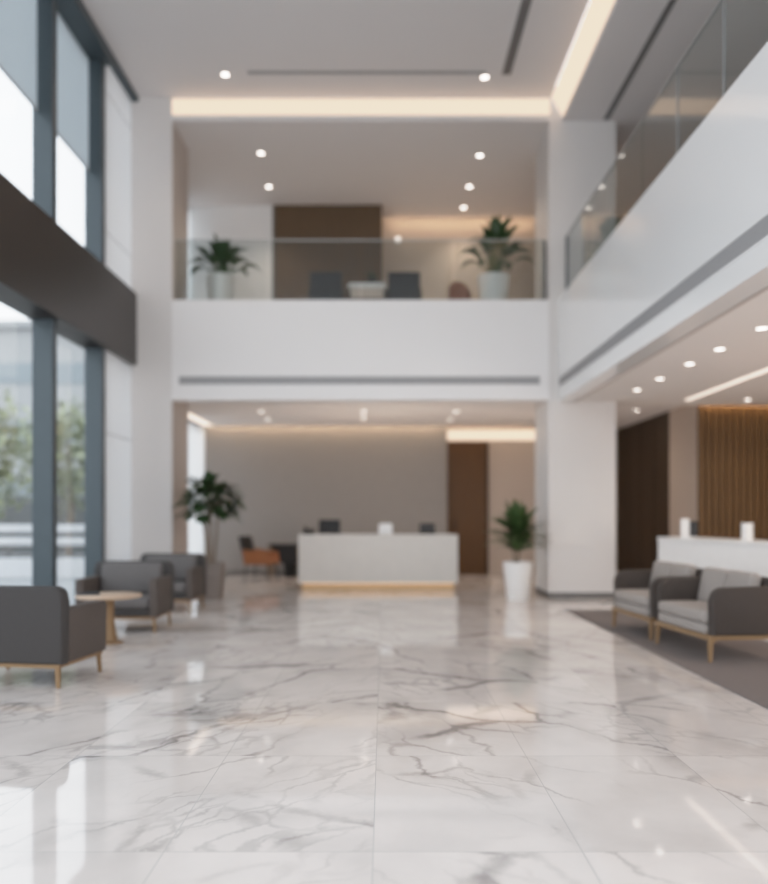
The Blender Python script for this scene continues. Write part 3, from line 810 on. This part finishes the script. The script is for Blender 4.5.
outtree('pale green tree outside, seen between the two dark mullions', -10.7, 27.2, 5.6, 1.6, 2)
def fence_rail(label, x0, x1, y):
    t = thing('guard_rail', label, 'railing', (x0, y, -.06))
    L = x1-x0
    for z in (1.02, .70): MB().box(0, L, -.03, .03, z, z+.2, bev=.02).build('rail', M['white_metal'], t, smooth=40)
    k = .3
    while k < L: MB().box(k-.035, k+.035, .032, .09, 0, 1.2).build('post', M['concrete'], t); k += 1.6
fence_rail('white two-bar guard rail outside the lower windows', -14.5, -4.9, 20.0)
t = thing('planter_box', 'long white planter box on the paving outside the windows', 'planter', (-9.5, 18.6, -.06))
MB().box(-3.5, 3.9, -.3, .3, 0, .48, bev=.02).build('box', M['white_metal'], t)
MB().box(-3.4, 3.8, -.25, .25, .48, .5).build('soil', M['soil'], t)
tag(MB().box(-24, -6, 30.0, 30.3, -.06, 2.1, bev=.02).build('garden_wall', M['concrete']), 'low grey garden wall outside behind the guard rail', 'wall')
t = thing('office_building', 'pale office building far outside behind the trees', 'building', (-26, 46, -.06))
MB().box(-16, 13.5, 0, 10, 0, 12.2).build('wall', M['facade'], t)
for z in (2.2, 5.6, 9.0): MB().box(-15.5, 13.52, -.06, 9.5, z, z+1.2).build('window_band', M['facade_glass'], t)
MB().box(-16.3, 13.8, -.4, 10.3, 12.2, 12.6).build('roof', M['facade'], t)

# ------------------------------------------------------------------ light
w = bpy.data.worlds.new('overcast'); sc.world = w; w.use_nodes = True
nt = w.node_tree; bg = nt.nodes['Background']
tc = nt.nodes.new('ShaderNodeTexCoord'); spx = nt.nodes.new('ShaderNodeSeparateXYZ'); nt.links.new(tc.outputs['Generated'], spx.inputs[0])
rp = nt.nodes.new('ShaderNodeValToRGB'); nt.links.new(spx.outputs['Z'], rp.inputs['Fac'])
rp.color_ramp.elements[0].position = 0.0; rp.color_ramp.elements[0].color = (.95, .97, 1, 1)
rp.color_ramp.elements[1].position = 1.0; rp.color_ramp.elements[1].color = (.80, .90, 1, 1)
nt.links.new(rp.outputs[0], bg.inputs['Color']); bg.inputs['Strength'].default_value = 2.5

def area(name, loc, size, rot, power, col):
    l = bpy.data.lights.new(name, 'AREA'); l.shape = 'RECTANGLE'; l.size, l.size_y = size; l.energy = power; l.color = col
    o = bpy.data.objects.new(name, l); C.objects.link(o); o.location = loc; o.rotation_euler = rot
    return o
WARM = (1, .72, .47)
# strips hidden in the cove pockets, washing the walls below
area('cove_strip_reception', (-1.36, 18.66, 3.66), (5.6, .05), (R(8), 0, 0), 26, WARM)
area('cove_strip_door', (2.7, 18.74, 3.62), (2.4, .06), (R(10), 0, 0), 5, WARM)
area('cove_strip_upper', (1.7, 17.62, ZS-.03), (3.3, .05), (R(20), 0, 0), 9, WARM)
area('cove_strip_slats', (7.3, 14.02, 3.40), (3.5, .05), (R(12), 0, 0), 16, WARM)

# unseen fill lights added to brighten the gallery underside, the reception and its ceiling
def point(name, loc, power, col, rad=.25):
    l = bpy.data.lights.new(name, 'POINT'); l.energy = power; l.color = col; l.shadow_soft_size = rad
    o = bpy.data.objects.new(name, l); C.objects.link(o); o.location = loc
point('gallery_lamp', (7.6, 7.0, 1.5), 130, (1, .83, .70))
area('desk_uplight', (-.1, 15.58, .80), (2.4, .25), (R(180), 0, 0), 26, (1, .86, .76))  # added fill hidden behind the desk front, lifts the reception ceiling
point('reception_lamp', (3.3, 16.2, 1.6), 22, (1, .85, .74))

# ------------------------------------------------------------------ camera
cam = bpy.data.cameras.new('camera'); co = bpy.data.objects.new('camera', cam); C.objects.link(co)
co.location = (0, 0, H); co.rotation_euler = (R(90), 0, 0)
cam.sensor_fit = 'HORIZONTAL'; cam.sensor_width = 36; cam.lens = 36*F/768
cam.shift_x = 0; cam.shift_y = (HZ-442)/768
cam.clip_end = 300
cam.dof.use_dof = True; cam.dof.focus_distance = 4.2; cam.dof.aperture_fstop = .74
sc.camera = co
sc.view_settings.view_transform = 'Standard'
sc.view_settings.look = 'None'
sc.view_settings.exposure = .2
# a soft highlight shoulder, as on a camera
vs_ = sc.view_settings; vs_.use_curve_mapping = True
cmx = vs_.curve_mapping; cmx.white_level = (3, 3, 3); cmx.extend = 'HORIZONTAL'
cv = cmx.curves[3]
for p in ((.1, .295), (.2, .545), (.3, .70), (.5, .80)): cv.points.new(*p)
cv.points[0].location = (0, 0); cv.points[len(cv.points)-1].location = (1, .87)
cmx.update()
sc.cycles.use_denoising = True
sc.cycles.max_bounces = 10
sc.cycles.diffuse_bounces = 5
sc.cycles.transparent_max_bounces = 16
sc.cycles.sample_clamp_indirect = 6
